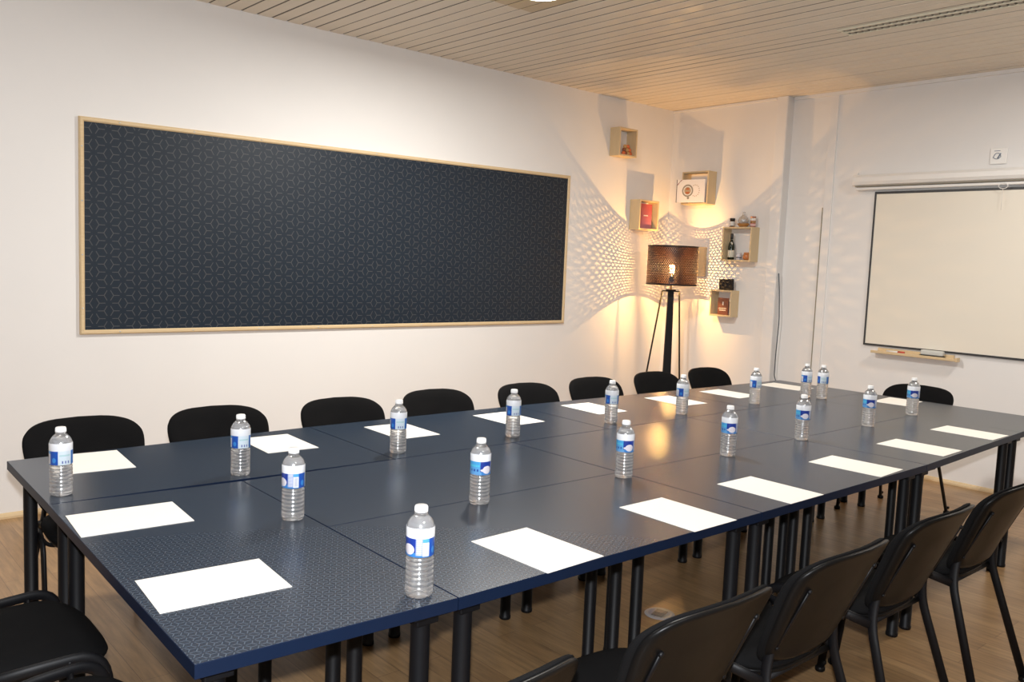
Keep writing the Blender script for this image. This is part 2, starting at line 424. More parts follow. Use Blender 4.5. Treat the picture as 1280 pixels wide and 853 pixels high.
# ------------------------------------------------------------------ tables
TA = -.0071
ct, st_ = math.cos(TA), math.sin(TA)
def TW(u, v, z=0): return Vector((u * ct - v * st_, u * st_ + v * ct, z))
TZ = .74
TT = .030
def leg_mb():
    mb = MB()
    mb.lathe([(0, 0), (.022, 0), (.0245, .003), (.0245, .014), (.0225, .016), (.0225, TZ - TT - .004)], 20)
    return mb
leg_mesh = leg_mb().mesh('leg', M['black_metal'])
plate_mb = MB().bbox(-.05, .05, -.05, .05, TZ - TT - .006, TZ - TT - .0005, .002)
plate_mb.bbox(-.03, .03, -.03, .03, TZ - TT - .03, TZ - TT - .006, .003)
plate_mesh = plate_mb.mesh('mounting_plate', M['black_metal'])
def table(quad, label, rear_inset=.06):
    """quad: four (u,v) corners anticlockwise from near left"""
    W4 = [TW(u, v) for u, v in quad]
    c = sum(W4, Vector()) / 4
    root = empty('meeting_table', (c.x, c.y, 0), TA)
    tag(root, label, 'table', 'meeting tables pushed together')
    R = Matrix.Rotation(-TA, 4, 'Z')
    q = [R @ (p - c) for p in W4]
    # inset slightly so that the seams stay open
    q = [p - p.normalized() * .0016 for p in q]
    def ring(ins, z): return [Vector((p.x - math.copysign(ins, p.x), p.y - math.copysign(ins, p.y), z)) for p in q]
    rs = [ring(.001, TZ - TT), ring(0, TZ - TT + .001), ring(0, TZ - .0012), ring(.0012, TZ)]
    mb = MB()
    vs = [p for r in rs for p in r]
    fs = [(0, 3, 2, 1)]; mb.add(vs, fs, 1)
    n0 = []
    for k in range(3):
        for i in range(4):
            j = (i + 1) % 4; n0.append((k * 4 + i, k * 4 + j, k * 4 + 4 + j, k * 4 + 4 + i))
    mb.f += [list(f) for f in n0]; mb.m += [1] * 12; mb.sm += [False] * 12
    mb.f.append([12, 13, 14, 15]); mb.m.append(0); mb.sm.append(False)
    mb.build('tabletop', [M['table'], M['table_edge']], root)
    for k, p in enumerate(q):
        ins = rear_inset if k == 2 or (k == 3 and rear_inset > .1 and quad[0][0] > 1) else .06
        lg = bpy.data.objects.new('leg', leg_mesh); link(lg, root)
        lg.location = (p.x - math.copysign(.06, p.x), p.y - math.copysign(ins, p.y), 0)
        pl = bpy.data.objects.new('mounting_plate', plate_mesh); link(pl, lg)
    return root
N = dict(a0=(.568, 1.518), a1=(1.160, 1.490), a2=(2.378, 1.488), a3=(3.595, 1.496), a4=(4.838, 1.558), a5=(5.455, 1.575),
         b1=(1.165, 2.112), b2=(2.375, 2.098), b3=(3.578, 2.097), b4=(4.832, 2.105),
         c0=(.590, 2.742), c1=(1.168, 2.702), c2=(2.368, 2.700), c3=(3.570, 2.702), c4=(4.812, 2.702), c5=(5.432, 2.695),
         d0=(.596, 3.372), d1=(1.780, 3.412), d2=(2.985, 3.404), d3=(4.190, 3.362), d4=(5.433, 3.334),
         e1=(1.772, 2.704), e2=(2.964, 2.702), e3=(4.166, 2.704))
def T4(*k): return [N[i] for i in k]
table(T4('a0', 'a1', 'c1', 'c0'), 'navy table set crosswise at the left end, holding the two sheets nearest the camera')
table(T4('a1', 'a2', 'b2', 'b1'), 'navy table in the near row, first to the right of the left end table')
table(T4('a2', 'a3', 'b3', 'b2'), 'navy table in the middle of the near row, between the other two near row tables')
table(T4('a3', 'a4', 'b4', 'b3'), 'navy table at the right of the near row, before the crosswise right end table')
table(T4('b1', 'b2', 'c2', 'c1'), 'navy table in the central row at its left, beside the left end table')
table(T4('b2', 'b3', 'c3', 'c2'), 'navy table at the very centre of the table block, no paper on it')
table(T4('b3', 'b4', 'c4', 'c3'), 'navy table in the central row at its right, towards the whiteboard, no paper on it')
table(T4('c0', 'e1', 'd1', 'd0'), 'navy table at the left of the far row by the panel wall', .28)
table(T4('e1', 'e2', 'd2', 'd1'), 'navy table second from the left in the far row by the panel wall', .28)
table(T4('e2', 'e3', 'd3', 'd2'), 'navy table third from the left in the far row, nearest the floor lamp glow', .28)
table(T4('e3', 'c5', 'd4', 'd3'), 'navy table at the right end of the far row by the room corner', .28)
table(T4('a4', 'a5', 'c5', 'c4'), 'navy table set crosswise at the right end below the whiteboard')

# ------------------------------------------------------------------ chairs
def superell(n, a, b, e, fn=None):
    out = []
    for i in range(n):
        th = 2 * PI * i / n
        c, s = math.cos(th), math.sin(th)
        x = math.copysign(abs(c) ** (2 / e), c) * a; y = math.copysign(abs(s) ** (2 / e), s) * b
        if fn: x, y = fn(x, y)
        out.append((x, y))
    return out
def puff(outline, rings, mapf, mb=None, smooth=True):
    """rings: list of (scale, offset) from the centre of the front, over the rim, to the centre of the back"""
    mb = mb or MB(); n = len(outline)
    cx = sum(p[0] for p in outline) / n; cy = sum(p[1] for p in outline) / n
    vs = []; fs = []; idx = []
    for sc, off in rings:
        if sc < 1e-6: idx.append([len(vs)] * n); vs.append(mapf(cx, cy, off))
        else:
            idx.append(list(range(len(vs), len(vs) + n)))
            vs += [mapf(cx + (x - cx) * sc, cy + (y - cy) * sc, off) for x, y in outline]
    for a, b in zip(idx[:-1], idx[1:]):
        for i in range(n):
            j = (i + 1) % n; u = []
            for k in (a[i], a[j], b[j], b[i]):
                if k not in u: u.append(k)
            if len(u) > 2: fs.append(u)
    mb.add(vs, fs, 0, smooth); return mb
BZ = .632; BH = .176
def back_fn(x, z):   # narrower at the bottom
    k = (z + BH) / (2 * BH)
    return x * (.80 + .20 * min(1, k * 1.15)), z
def back_map(x, z, off):
    z2 = z + BZ; h = (z2 - .457) / .35
    y = -.150 - .155 * h + .95 * x * x - off * 1.0
    z3 = z2 - .012 * (x / .235) ** 2 * max(0, h)
    return Vector((x, y, z3 + off * .42))
def seat_fn(x, y):
    k = (y + .21) / .42
    return x * (.90 + .10 * min(1, k * 1.3)), y
def seat_map(x, y, off):
    z = .452 + off - .18 * max(0, y - .10) ** 2 / .11 * .9 + .10 * x * x + .012 * max(0, -y / .21)
    return Vector((x, y, z))
back_out = superell(64, .235, BH, 4.6, back_fn)
back_out2 = superell(64, .226, BH - .008, 4.8, back_fn)
seat_out = [(x, y + .035) for x, y in superell(56, .222, .195, 3.4, seat_fn)]
seat_out2 = [(x, y + .035) for x, y in superell(56, .212, .187, 3.4, seat_fn)]
def make_chair():
    root = empty('conference_chair')
    st = puff(seat_out, [(0, .030), (.4, .030), (.75, .027), (.9, .020), (.97, .010), (1.0, -.003), (.985, -.012), (.9, -.014), (0, -.014)], seat_map)
    st.build('seat', M['fabric'], root)
    sh = puff(seat_out2, [(0, -.015), (.98, -.015), (1.0, -.018), (1.0, -.026), (.96, -.034), (.8, -.038), (0, -.038)], seat_map)
    sh.build('seat_shell', M['plastic'], root)
    # cushion towards the sitter (off negative = towards +y), shell behind
    bk = puff(back_out, [(0, -.030), (.5, -.030), (.8, -.028), (.92, -.024), (.98, -.016), (1.0, -.007), (.995, .001), (.98, .006), (.9, .007), (0, .007)], back_map)
    bk.build('backrest', M['fabric'], root)
    bs = puff(back_out2, [(0, .004), (.97, .004), (.995, .002), (1.0, .006), (1.0, .014), (.985, .021), (.955, .026), (.90, .026), (.86, .0225), (.5, .0225), (0, .0225)], back_map)
    bs.build('back_shell', M['plastic'], root)
    for s in (-1, 1):
        # upright: rear leg runs up past the seat into the shell
        up = MB().tube([(s * .232, -.268, .006), (s * .215, -.185, .43), (s * .175, -.205, .56), (s * .165, -.237, .70)], .0105, .0065, 12, .05, 5, side=(0, 1, 0))
        up.v = [(x, y, z) for x, y, z in up.v]
        rl = MB().tube([(s * .218, -.285, .008), (s * .176, -.150, .43), (s * .160, -.152, .53), (s * .158, -.200, .66)], .0155, .0085, 12, .06, 6, side=(0, 1, 0))
        rear = rl.build('leg', M['black_metal'], root)
        MB().lathe([(0, 0), (.015, 0), (.019, .004), (.019, .016), (.013, .022), (0, .022)], 14, (s * .218, -.286, 0)).bbox(s * .218 - .008, s * .218 + .008, -.310, -.292, .03, .046, .003).build('foot_cap', M['plastic'], rear)
        fl = MB().tube([(s * .252, .232, .008), (s * .249, .175, .478), (s * .238, -.02, .468), (s * .180, -.148, .430)], .0155, .0085, 12, .07, 6, side=(0, 1, 0))
        front = fl.build('leg', M['black_metal'], root)
        MB().lathe([(0, 0), (.015, 0), (.019, .004), (.019, .016), (.013, .022), (0, .022)], 14, (s * .252, .232, 0)).bbox(s * .252 - .008, s * .252 + .008, .211, .229, .03, .046, .003).build('foot_cap', M['plastic'], front)
    for s in (-1, 1):
        br = MB(); pts = []
        for z2 in (.52, .58, .64, .705):
            p = back_map(s * .168, z2 - BZ, .0235); pts.append(tuple(p))
        br.tube(pts, .007, .0035, 8, side=(1, 0, 0))
        for z2 in (.522, .703):
            p = back_map(s * .168, z2 - BZ, .0235)
            br.lathe([(0, -.006), (.006, -.005), (.0075, .001), (0, .002)], 10, tuple(p), 0, True, 'y')
        br.build('back_bracket', M['black_metal'], root)
    cb = MB()
    cb.tube([(-.249, .10, .475), (-.215, .10, .418), (.215, .10, .418), (.249, .10, .475)], .009, .006, 10, .03)
    cb.tube([(-.178, -.14, .428), (.178, -.14, .428)], .009, .006, 10)
    cb.build('seat_frame', M['black_metal'], root)
    return root
CG = 'black padded conference chairs round the table'
proto = make_chair(); used = [False]
def chair(u, v, ang, label, dz=0):
    o = proto if not used[0] else copy_tree(proto)
    used[0] = True
    p = TW(u, v); o.location = (p.x, p.y, dz); o.rotation_euler = (0, 0, TA + ang)
    tag(o, label, 'chair', CG); return o
wall_side = [(.93, 3.44, 0.02, 'leftmost of the black chairs along the panel wall, behind the corner bottle'),
 (1.475, 3.44, 0.0, 'second black chair from the left along the panel wall'),
 (2.075, 3.40, 0.0, 'third black chair from the left along the panel wall'),
 (2.655, 3.415, 0.0, 'fourth black chair from the left along the panel wall'),
 (3.27, 3.38, 0.0, 'fifth black chair from the left along the panel wall'),
 (3.845, 3.395, 0.0, 'sixth black chair from the left along the panel wall, left of the floor lamp'),
 (4.455, 3.41, 0.0, 'black chair directly in front of the floor lamp legs'),
 (5.02, 3.405, 0.0, 'rightmost wall side black chair, right of the floor lamp legs')]
for u, v, a, lb in wall_side: chair(u, v, PI + a, lb)
near = [(.91, 1.33, .03, 'leftmost black chair of the near row, only its back corner in the photo'),
 (1.545, 1.325, -.02, 'second black chair in the near row, its back corner beside the steel floor outlet'),
 (2.125, 1.33, .0, 'third black chair in the near row from the left, its whole back shell in view'),
 (2.73, 1.34, .0, 'fourth black chair from the left in the near row'),
 (3.33, 1.34, .0, 'rightmost black chair of the near row, rear leg and foot in full view')]
for u, v, a, lb in near: chair(u, v, a, lb)
chair(.43, 2.49, -PI / 2, 'black chair at the left end of the table, whole seat visible, farther from the camera')
chair(.415, 1.945, -PI / 2, 'black chair at the left end of the table, cut by the photo bottom edge')
chair(5.40, 2.44, PI / 2, 'black chair alone at the right end of the table, below the whiteboard tray')

# ------------------------------------------------------------------ paper
def sheet(u, v, ang, label, wx=.21, wy=.297):
    mb = MB(); mb.box(-wx / 2, wx / 2, -wy / 2, wy / 2, 0, .0012)
    o = mb.build('paper_sheet', M['paper'])
    p = TW(u, v, TZ + .0002); o.location = p; o.rotation_euler = (0, 0, TA + math.radians(ang))
    return tag(o, label, 'paper', 'blank paper sheets on the tables')
sheet(.746, 1.879, -4, 'blank white sheet nearest the camera, at the near left corner of the table', .292, .214)
sheet(.742, 2.480, -3.5, 'blank white sheet at the left end, between the nearest sheet and the corner bottle', .292, .218)
sheet(.842, 3.215, -4, 'blank sheet before the leftmost wall side chair, half behind the corner bottle')
sheet(1.52, 3.172, -2, 'blank sheet before the second wall side chair from the left')
sheet(2.09, 3.14, -1, 'blank sheet before the third wall side chair from the left, crossed by a bottle')
sheet(2.71, 3.135, 1, 'blank sheet before the fourth wall side chair from the left')
sheet(3.316, 3.140, -1.5, 'blank sheet before the fifth wall side chair, left of the orange lamp glow')
sheet(3.955, 3.095, -3, 'blank sheet lying in the orange lamp glow on the table')
sheet(4.50, 3.11, 1, 'blank sheet right of the lamp glow, behind the seventh bottle of the far line')
sheet(5.165, 3.12, 3, 'blank sheet at the far right corner of the table, behind the paired bottles')
sheet(5.255, 2.40, 5, 'blank sheet before the single right end chair, below the whiteboard', .29, .20)
sheet(1.534, 1.638, 2, 'blank white sheet right of the nearest bottle, first along the near long edge')
sheet(2.128, 1.633, 0, 'blank white sheet second along the near long edge')
sheet(2.654, 1.638, 0, 'blank white sheet third along the near long edge')
sheet(3.297, 1.654, 3, 'blank white sheet fourth along the near long edge')
sheet(3.93, 1.680, 1.5, 'blank white sheet fifth along the near long edge')
sheet(4.554, 1.705, .5, 'blank white sheet sixth along the near long edge, farthest right')

# ------------------------------------------------------------------ bottles
prof = [(0, .004), (.012, .003), (.020, 0), (.0285, .001), (.0315, .006), (.0325, .014)]
z_ = .014
for i in range(6):                     # ribs of the lower body
    zb = .018 + i * .0115
    prof += [(.0325, zb), (.0325, zb + .0055), (.0305, zb + .008), (.0305, zb + .0095)]
prof += [(.0325, .0875), (.0315, .0905), (.0300, .0925), (.0300, .0945), (.0318, .0965), (.0322, .0985),
         (.0322, .140), (.0325, .145), (.0325, .158), (.0314, .166), (.0284, .1735), (.0235, .1805), (.0175, .1865), (.0138, .1893), (.0128, .190), (.0128, .1935), (0, .1935)]
def make_bottle():
    root = empty('water_bottle')
    MB().lathe(prof, 32).build('body', M['pet'], root)
    MB().lathe([(.0326, .0975), (.0329, .098), (.0329, .1400), (.0330, .1405), (.0330, .1590), (.0323, .1632)], 40).build('label', M['label'], root)
    c = MB(); c.lathe([(0, .1945), (.0150, .1945), (.0155, .196), (.0155, .198), (.0147, .1985), (.0147, .2075), (.0135, .2095), (0, .2095)], 28)
    for i in range(28):
        a = 2 * PI * i / 28; c.box(.0146 * math.cos(a) - .0005, .0146 * math.cos(a) + .0005, .0146 * math.sin(a) - .0005, .0146 * math.sin(a) + .0005, .1990, .2070)
    c.build('cap', M['cap'], root)
    MB().lathe([(.0128, .1895), (.0150, .190), (.0150, .192), (.0128, .1925)], 28).build('neck_ring', M['pet'], root)
    return root
bp = make_bottle(); bu = [False]
def bottle(u, v, ulab, label):
    """ulab = label coordinate (0..1 round the band) that faces the camera"""
    o = bp if not bu[0] else copy_tree(bp); bu[0] = True
    p = TW(u, v, TZ + .0004); o.location = p
    toward = math.atan2(-p.y, -p.x)
    o.rotation_euler = (0, 0, toward - ulab * 2 * PI)
    return tag(o, label, 'bottle', 'small water bottles on the tables')
bottle(.648, 2.838, .74, 'water bottle at the far left corner of the table, before the leftmost wall side chair')
bottle(1.196, 2.785, .74, 'water bottle second from the left in the far line, before the second wall side chair')
bottle(1.118, 2.232, .50, 'water bottle leftmost of the near line, behind and left of the nearest bottle')
bottle(1.098, 1.560, .47, 'water bottle nearest the camera, at the front edge of the table')
bottle(1.845, 2.795, .76, 'water bottle third in the far line, before the third and fourth wall side chairs')
bottle(1.676, 2.065, .22, 'water bottle at the middle left of the near line, left of the central bottle')
bottle(2.448, 2.800, .74, 'water bottle fourth in the far line, overlapping the sheet before the fourth wall side chair')
bottle(3.088, 2.805, .74, 'water bottle beside the cross seam, left of the orange lamp glow')
bottle(2.334, 2.043, .25, 'water bottle at the centre of the photo, standing close in front of the cross seam')
bottle(3.622, 2.790, .68, 'water bottle standing in the orange lamp glow, below the floor lamp')
bottle(2.990, 2.053, .27, 'water bottle in the near line right of the photo centre, below the lamp glow')
bottle(4.312, 2.800, .68, 'water bottle in the far line just left of the paired bottles')
bottle(4.850, 2.790, .68, 'left one of the two paired bottles near the room corner')
bottle(4.895, 2.705, .78, 'right one of the two paired bottles near the room corner')
bottle(3.592, 2.070, .28, 'water bottle in the near line directly in front of the paired bottles')
bottle(4.242, 2.078, .29, 'water bottle in the near line left of the rightmost bottle')
bottle(4.832, 2.120, .29, 'rightmost water bottle, in front of the single right end chair')

# ------------------------------------------------------------------ floor lamp
LX, LY = 6.084, 4.814
lamp = empty('floor_lamp', (LX, LY, 0))
tag(lamp, 'tall black floor lamp with dark perforated drum shade, lit, standing in the room corner', 'lamp')
sz0 = 1.358; shh = .345; sr = .221
sh = MB().lathe([(sr, 0), (sr, shh)], 96)
so = sh.build('lamp_shade', M['shade'], lamp, (0, 0, sz0))
so['label'] = 'dark brown perforated drum shade'
rim = MB()
for zz_ in (.003, shh - .003):
    rim.lathe([(sr - .002, zz_ - .004), (sr + .002, zz_ - .004), (sr + .002, zz_ + .004), (sr - .002, zz_ + .004), (sr - .002, zz_ - .004)], 96)
for a in (0, 2 * PI / 3, 4 * PI / 3):
    rim.tube([(0, 0, .06), (sr * math.cos(a), sr * math.sin(a), .06)], .002, n=6)
rim.build('shade_ring', M['black_metal'], so)
MB().cyl((0, 0, 1.318), .0075, .072, 14).build('stem', M['stem'], lamp)
MB().lathe([(0, 1.385), (.018, 1.385), (.02, 1.39), (.02, 1.432), (.017, 1.437), (0, 1.437)], 20).build('socket', M['black_metal'], lamp)
MB().lathe([(0, 1.437), (.013, 1.437), (.014, 1.447), (.023, 1.464), (.034, 1.487), (.038, 1.508), (.035, 1.529), (.025, 1.546), (.012, 1.555), (0, 1.557)], 24).build('bulb', M['bulb'], lamp)['label'] = 'glowing amber filament bulb'
fb_ = MB()
for k in range(5):
    a, b = 2 * PI * k / 5, 2 * PI * (k + .5) / 5
    fb_.tube([(.016 * math.cos(a), .016 * math.sin(a), 1.460), (.020 * math.cos(b), .020 * math.sin(b), 1.535)], .0035, n=6)
fb_.build('filament', M['filament'], lamp)
# directions across and towards the camera
ax = Vector((.752, -.659, 0)); dp = Vector((-.659, -.752, 0))
tp = MB(); tp.cyl((0, 0, 1.302), .045, .016, 24)
tp.tube([tuple(ax * -.080 + Vector((0, 0, 1.303))), tuple(ax * .080 + Vector((0, 0, 1.303)))], .006, n=10)
tp.build('top_bracket', M['black_metal'], lamp)
tpost = MB()
a0, a1 = Vector((0, 0, 1.302)), Vector((0, 0, .0)) + ax * -.01 + dp * .09
def bar(mb, p, q, w0, w1, d0, d1, sx, sy):
    vs = []
    for c, ww, dd in ((q, w1, d1), (p, w0, d0)):
        for i, j in ((-1, -1), (1, -1), (1, 1), (-1, 1)): vs.append(c + sx * (ww * i / 2) + sy * (dd * j / 2))
    mb.add(vs, [(0, 3, 2, 1), (4, 5, 6, 7), (0, 1, 5, 4), (1, 2, 6, 5), (2, 3, 7, 6), (3, 0, 4, 7)])
bar(tpost, a0, a1, .050, .085, .030, .040, ax, dp)
tpost.build('leg', M['black_metal'], lamp)['label'] = 'broad tapering black front leg'
MB().tube([tuple(ax * -.076 + Vector((0, 0, 1.303))), tuple(ax * -.248 + dp * -.03 + Vector((0, 0, .006)))], .0075, n=12).build('leg', M['black_metal'], lamp)
MB().tube([tuple(ax * .076 + Vector((0, 0, 1.303))), tuple(ax * .160 + dp * -.05 + Vector((0, 0, .006)))], .0075, n=12).build('leg', M['black_metal'], lamp)

# ------------------------------------------------------------------ wall boxes
def wall_box(name_label, face, a0, a1, z0, z1, d, t=.014):
    """face 'L': on the left wall (a = x), 'R': on the right wall (a = y)"""
    c = (a0 + a1) / 2; w = a1 - a0; h = z1 - z0
    mb = MB()
    if True:
        mb.bbox(-w / 2, -w / 2 + t, -d, 0, 0, h, .0015); mb.bbox(w / 2 - t, w / 2, -d, 0, 0, h, .0015)
        mb.bbox(-w / 2 + t, w / 2 - t, -d, 0, 0, t, .0015); mb.bbox(-w / 2 + t, w / 2 - t, -d, 0, h - t, h, .0015)
    o = mb.build('wall_box_shelf', M['pine_v'])
    if face == 'L': o.location = (c, YL - .0005, z0)
    else: o.location = (XR - .0005, c, z0); o.rotation_euler = (0, 0, -PI / 2)
    return tag(o, name_label, 'shelf', 'pale wooden box shelves in the corner')
wall_box('pale wooden box shelf highest on the left wall, holding orange trinkets', 'L', 5.63, 5.862, 2.468, 2.712, .115)
wall_box('pale wooden box shelf on the left wall above the lamp, holding a red book', 'L', 5.938, 6.205, 1.842, 2.112, .12)
wall_box('pale wooden box shelf on the right wall with the white emblem picture', 'R', 4.695, 4.99, 2.092, 2.388, .12)
wall_box('pale wooden box shelf with the wine bottle inside and jars on top', 'R', 4.215, 4.512, 1.588, 1.887, .12)
wall_box('lowest pale wooden box shelf on the right wall, with a brown booklet inside', 'R', 4.380, 4.606, 1.098, 1.332, .115)
wall_box('empty pale wooden box shelf half hidden behind the lamp shade', 'R', 4.752, 5.0, 1.442, 1.710, .12)

# trinkets in the top box
tk = MB()
random.seed(3)
for r in range(3):
    for c in range(4 - r):
        tk.lathe([(0, -.018), (.011, -.015), (.0165, -.006), (.0165, .006), (.011, .015), (0, .018)], 12, (c * .031 + r * .012, random.uniform(-.005, .005), .018 + r * .030), (r + c) % 3)
o = tk.build('ornament', [plain('orange_glaze', (.75, .17, .05, 1), .4), plain('brown_glaze', (.25, .09, .04, 1), .4), plain('ochre_glaze', (.62, .36, .14, 1), .4)])
o.location = (5.738, YL - .065, 2.4823); tag(o, 'small pile of orange and brown trinkets in the highest box shelf', 'ornament')
# red book
bk = empty('book', (6.06, YL - .075, 1.8563)); tag(bk, 'upright red book with a white title in the box shelf above the lamp', 'book')
t = NT('red_cover'); v, x, y, z = t.obj(); nn = t.noise(v, 12, 3)
c = t.mix(t.math('MULTIPLY', z, 5.0), (.34, .11, .20, 1), (.42, .04, .04, 1)); c = t.mix(t.math('MULTIPLY', nn, .25), c, (.55, .25, .25, 1)); t.base(c, .35)
bc = MB().bbox(-.085, .085, -.014, -.011, 0, .222, .001).bbox(-.085, .085, .011, .014, 0, .222, .001).bbox(-.085, -.082, -.012, .012, 0, .222, .001).build('cover', t.mat, bk)
MB().box(-.081, .083, -.0105, .0105, .002, .22).build('pages', M['paper'], bk)
ti = MB()
for i, wd in enumerate([.008, .007, .007, .008, .007, .008]):
    ti.box(-.028 + i * .010, -.028 + i * .010 + wd, -.0148, -.0138, .112, .122)
ti.build('title', M['paper'], bc)
# emblem picture (white board with a ring emblem)
pc = empty('picture_board', (XR - .155, 4.855, 2.1063), -PI / 2 + .16)
tag(pc, 'white picture board with a round emblem standing in a high box shelf', 'picture')
pb = MB().bbox(-.14, .14, -.007, .007, 0, .205, .0015).build('board', plain('white_card', (.80, .79, .80, 1), .5), pc)
MB().bbox(-.1445, -.139, -.009, .009, 0, .205, .001).build('spine', plain('dark_plum', (.06, .035, .05, 1), .5), pc)
def disc(mb, cx, cz, r0, r1, a0=0, a1=2 * PI, n=28, mat=0, y=-.0078):
    vs = []; fs = []
    for i in range(n + 1):
        a = a0 + (a1 - a0) * i / n
        vs += [(cx + r0 * math.cos(a), y, cz + r0 * math.sin(a)), (cx + r1 * math.cos(a), y, cz + r1 * math.sin(a))]
    for i in range(n): fs.append((2 * i, 2 * i + 1, 2 * i + 3, 2 * i + 2))
    mb.add(vs, fs, mat)
em = MB()
disc(em, -.03, .105, .042, .056, mat=0); disc(em, -.03, .105, .0, .034, mat=1, y=-.0079); disc(em, -.03, .105, .010, .024, PI * .2, PI * .8, mat=2, y=-.0083)
disc(em, -.03, .105, .012, .028, PI * 1.2, PI * 1.8, mat=2, y=-.0083)
disc(em, -.022, .040, 0, .012, mat=0, y=-.0081)
for k in range(11):
    a = -2.0 + k * .40
    disc(em, .045 + .042 * math.cos(a), .105 + .050 * math.sin(a), 0, .0055, n=8, mat=3)
em.add([(-.135, -.0079, .150), (-.135, -.0079, .165), (-.085, -.0079, .203), (-.098, -.0079, .203)], [(0, 1, 2, 3)], 4)
em.build('emblem', [plain('emblem_grey', (.28, .27, .24, 1), .5), plain('emblem_sand', (.42, .33, .22, 1), .5), plain('emblem_rust', (.42, .12, .04, 1), .5), plain('emblem_dot', (.52, .46, .40, 1), .5), plain('emblem_plum', (.30, .12, .14, 1), .5)], pb)
# things in and on the wine box (right wall; local: u=4.52-y to the right)
fl = 1.588 + .0145
def at(y, z, d=.06): return (XR - d, y, z)
wb = empty('wine_bottle', at(4.452, fl)); tag(wb, 'small dark wine bottle with pale label inside the box shelf', 'bottle')
MB().lathe([(0, 0), (.026, 0), (.029, .004), (.029, .115), (.026, .135), (.013, .165), (.0105, .175), (.0105, .212), (0, .212)], 24).build('body', plain('dark_green_glass', (.008, .016, .009, 1), .12, .6), wb)
MB().lathe([(.0292, .022), (.0297, .023), (.0297, .082), (.0292, .083)], 24).build('label', plain('cream_label', (.62, .60, .50, 1), .6), wb)
MB().lathe([(.0110, .178), (.0128, .180), (.0128, .225), (.011, .229), (0, .229)], 20).build('capsule', plain('black_foil', (.02, .02, .02, 1), .35), wb)
MB().lathe([(.0, 0), (.013, .001), (.014, .002), (0, .003)], 18, (-.0215, -.012, .142), 0, True, 'x').build('neck_label', plain('pale_label', (.6, .58, .5, 1), .6), wb)
mj = empty('jar', at(4.370, fl)); tag(mj, 'small pale jar with dark lettering band between wine bottle and orange jar', 'jar')
MB().lathe([(0, 0), (.022, 0), (.024, .003), (.024, .046), (.020, .050), (0, .050)], 20).build('body', plain('pale_jar', (.60, .62, .68, 1), .4), mj)
MB().lathe([(.0243, .016), (.0246, .017), (.0246, .024), (.0243, .025)], 20).build('label', plain('dark_band', (.03, .03, .06, 1), .5), mj)
MB().lathe([(0, .0500), (.021, .0502), (.023, .052), (.023, .060), (.021, .062), (0, .062)], 20).build('lid', plain('pale_lid', (.68, .68, .70, 1), .35), mj)
oj = empty('jar', at(4.288, fl)); tag(oj, 'round orange jar at the right inside the wine bottle box shelf', 'jar')
MB().lathe([(0, 0), (.024, 0), (.032, .012), (.034, .030), (.031, .048), (.026, .055), (0, .055)], 22).build('body', plain('orange_jar', (.52, .19, .06, 1), .35), oj)
MB().lathe([(0, .0552), (.026, .0555), (.027, .058), (.026, .066), (0, .068)], 22).build('lid', plain('copper_lid', (.55, .26, .12, 1), .35), oj)
ft = 1.887 + .0005
def topjar(y, h, r, body, band_c, lid, label, z=ft):
    e = empty('jar', at(y, z)); tag(e, label, 'jar')
    MB().lathe([(0, 0), (r - .002, 0), (r, .003), (r, h * .72), (r - .003, h * .78), (0, h * .78)], 20).build('body', body, e)
    MB().lathe([(r + .0002, h * .15), (r + .0006, h * .16), (r + .0006, h * .62), (r + .0002, h * .63)], 20).build('label', band_c, e)
    MB().lathe([(0, h * .785), (r - .001, h * .785), (r + .001, h * .80), (r + .001, h * .98), (r - .002, h), (0, h)], 20).build('lid', lid, e)
dk = plain('brown_glass', (.03, .015, .008, 1), .15, .6); wl = plain('white_label', (.70, .68, .64, 1), .6)
topjar(4.458, .078, .023, dk, wl, plain('black_lid', (.012, .012, .012, 1), .35), 'dark jar with white label and black lid on top of the box shelf')
pk = plain('pink_label', (.62, .40, .38, 1), .5)
topjar(4.248, .046, .024, plain('red_jam', (.30, .05, .03, 1), .2), pk, plain('gold_lid', (.45, .30, .15, 1), .3, .5, .6), 'lower of two small stacked jars on top of the box shelf')
topjar(4.248, .046, .024, plain('peach_jam', (.48, .20, .10, 1), .2), wl, plain('rose_lid', (.50, .28, .22, 1), .3, .5, .4), 'upper of two small stacked jars on top of the box shelf', ft + .0466)
cf = empty('glass_carafe', at(4.345, ft)); tag(cf, 'round glass carafe on a wooden dish between the jars on top of the box shelf', 'carafe')
MB().lathe([(0, 0), (.030, 0), (.034, .004), (.050, .022), (.052, .030), (.046, .030), (.030, .012), (0, .010)], 28).build('wooden_dish', plain('honey_wood', (.42, .20, .06, 1), .4, .4, 0, 40, .2), cf)
MB().lathe([(0, .0125), (.022, .014), (.040, .034), (.045, .056), (.038, .080), (.022, .094), (.013, .104), (.011, .125), (.014, .130), (.012, .130), (.009, .124), (.011, .104), (.020, .091), (.036, .078), (.042, .056), (.037, .036), (.020, .017), (0, .0155)], 28).build('bowl', M['pet'], cf)
MB().tube([(-.02, -.04, .028), (0, -.05, .016), (.02, -.045, .030), (.025, .02, .034)], .004, n=8, fillet=.01).build('gold_ribbon', plain('gold_ribbon', (.55, .32, .08, 1), .3, .5, .5), cf)
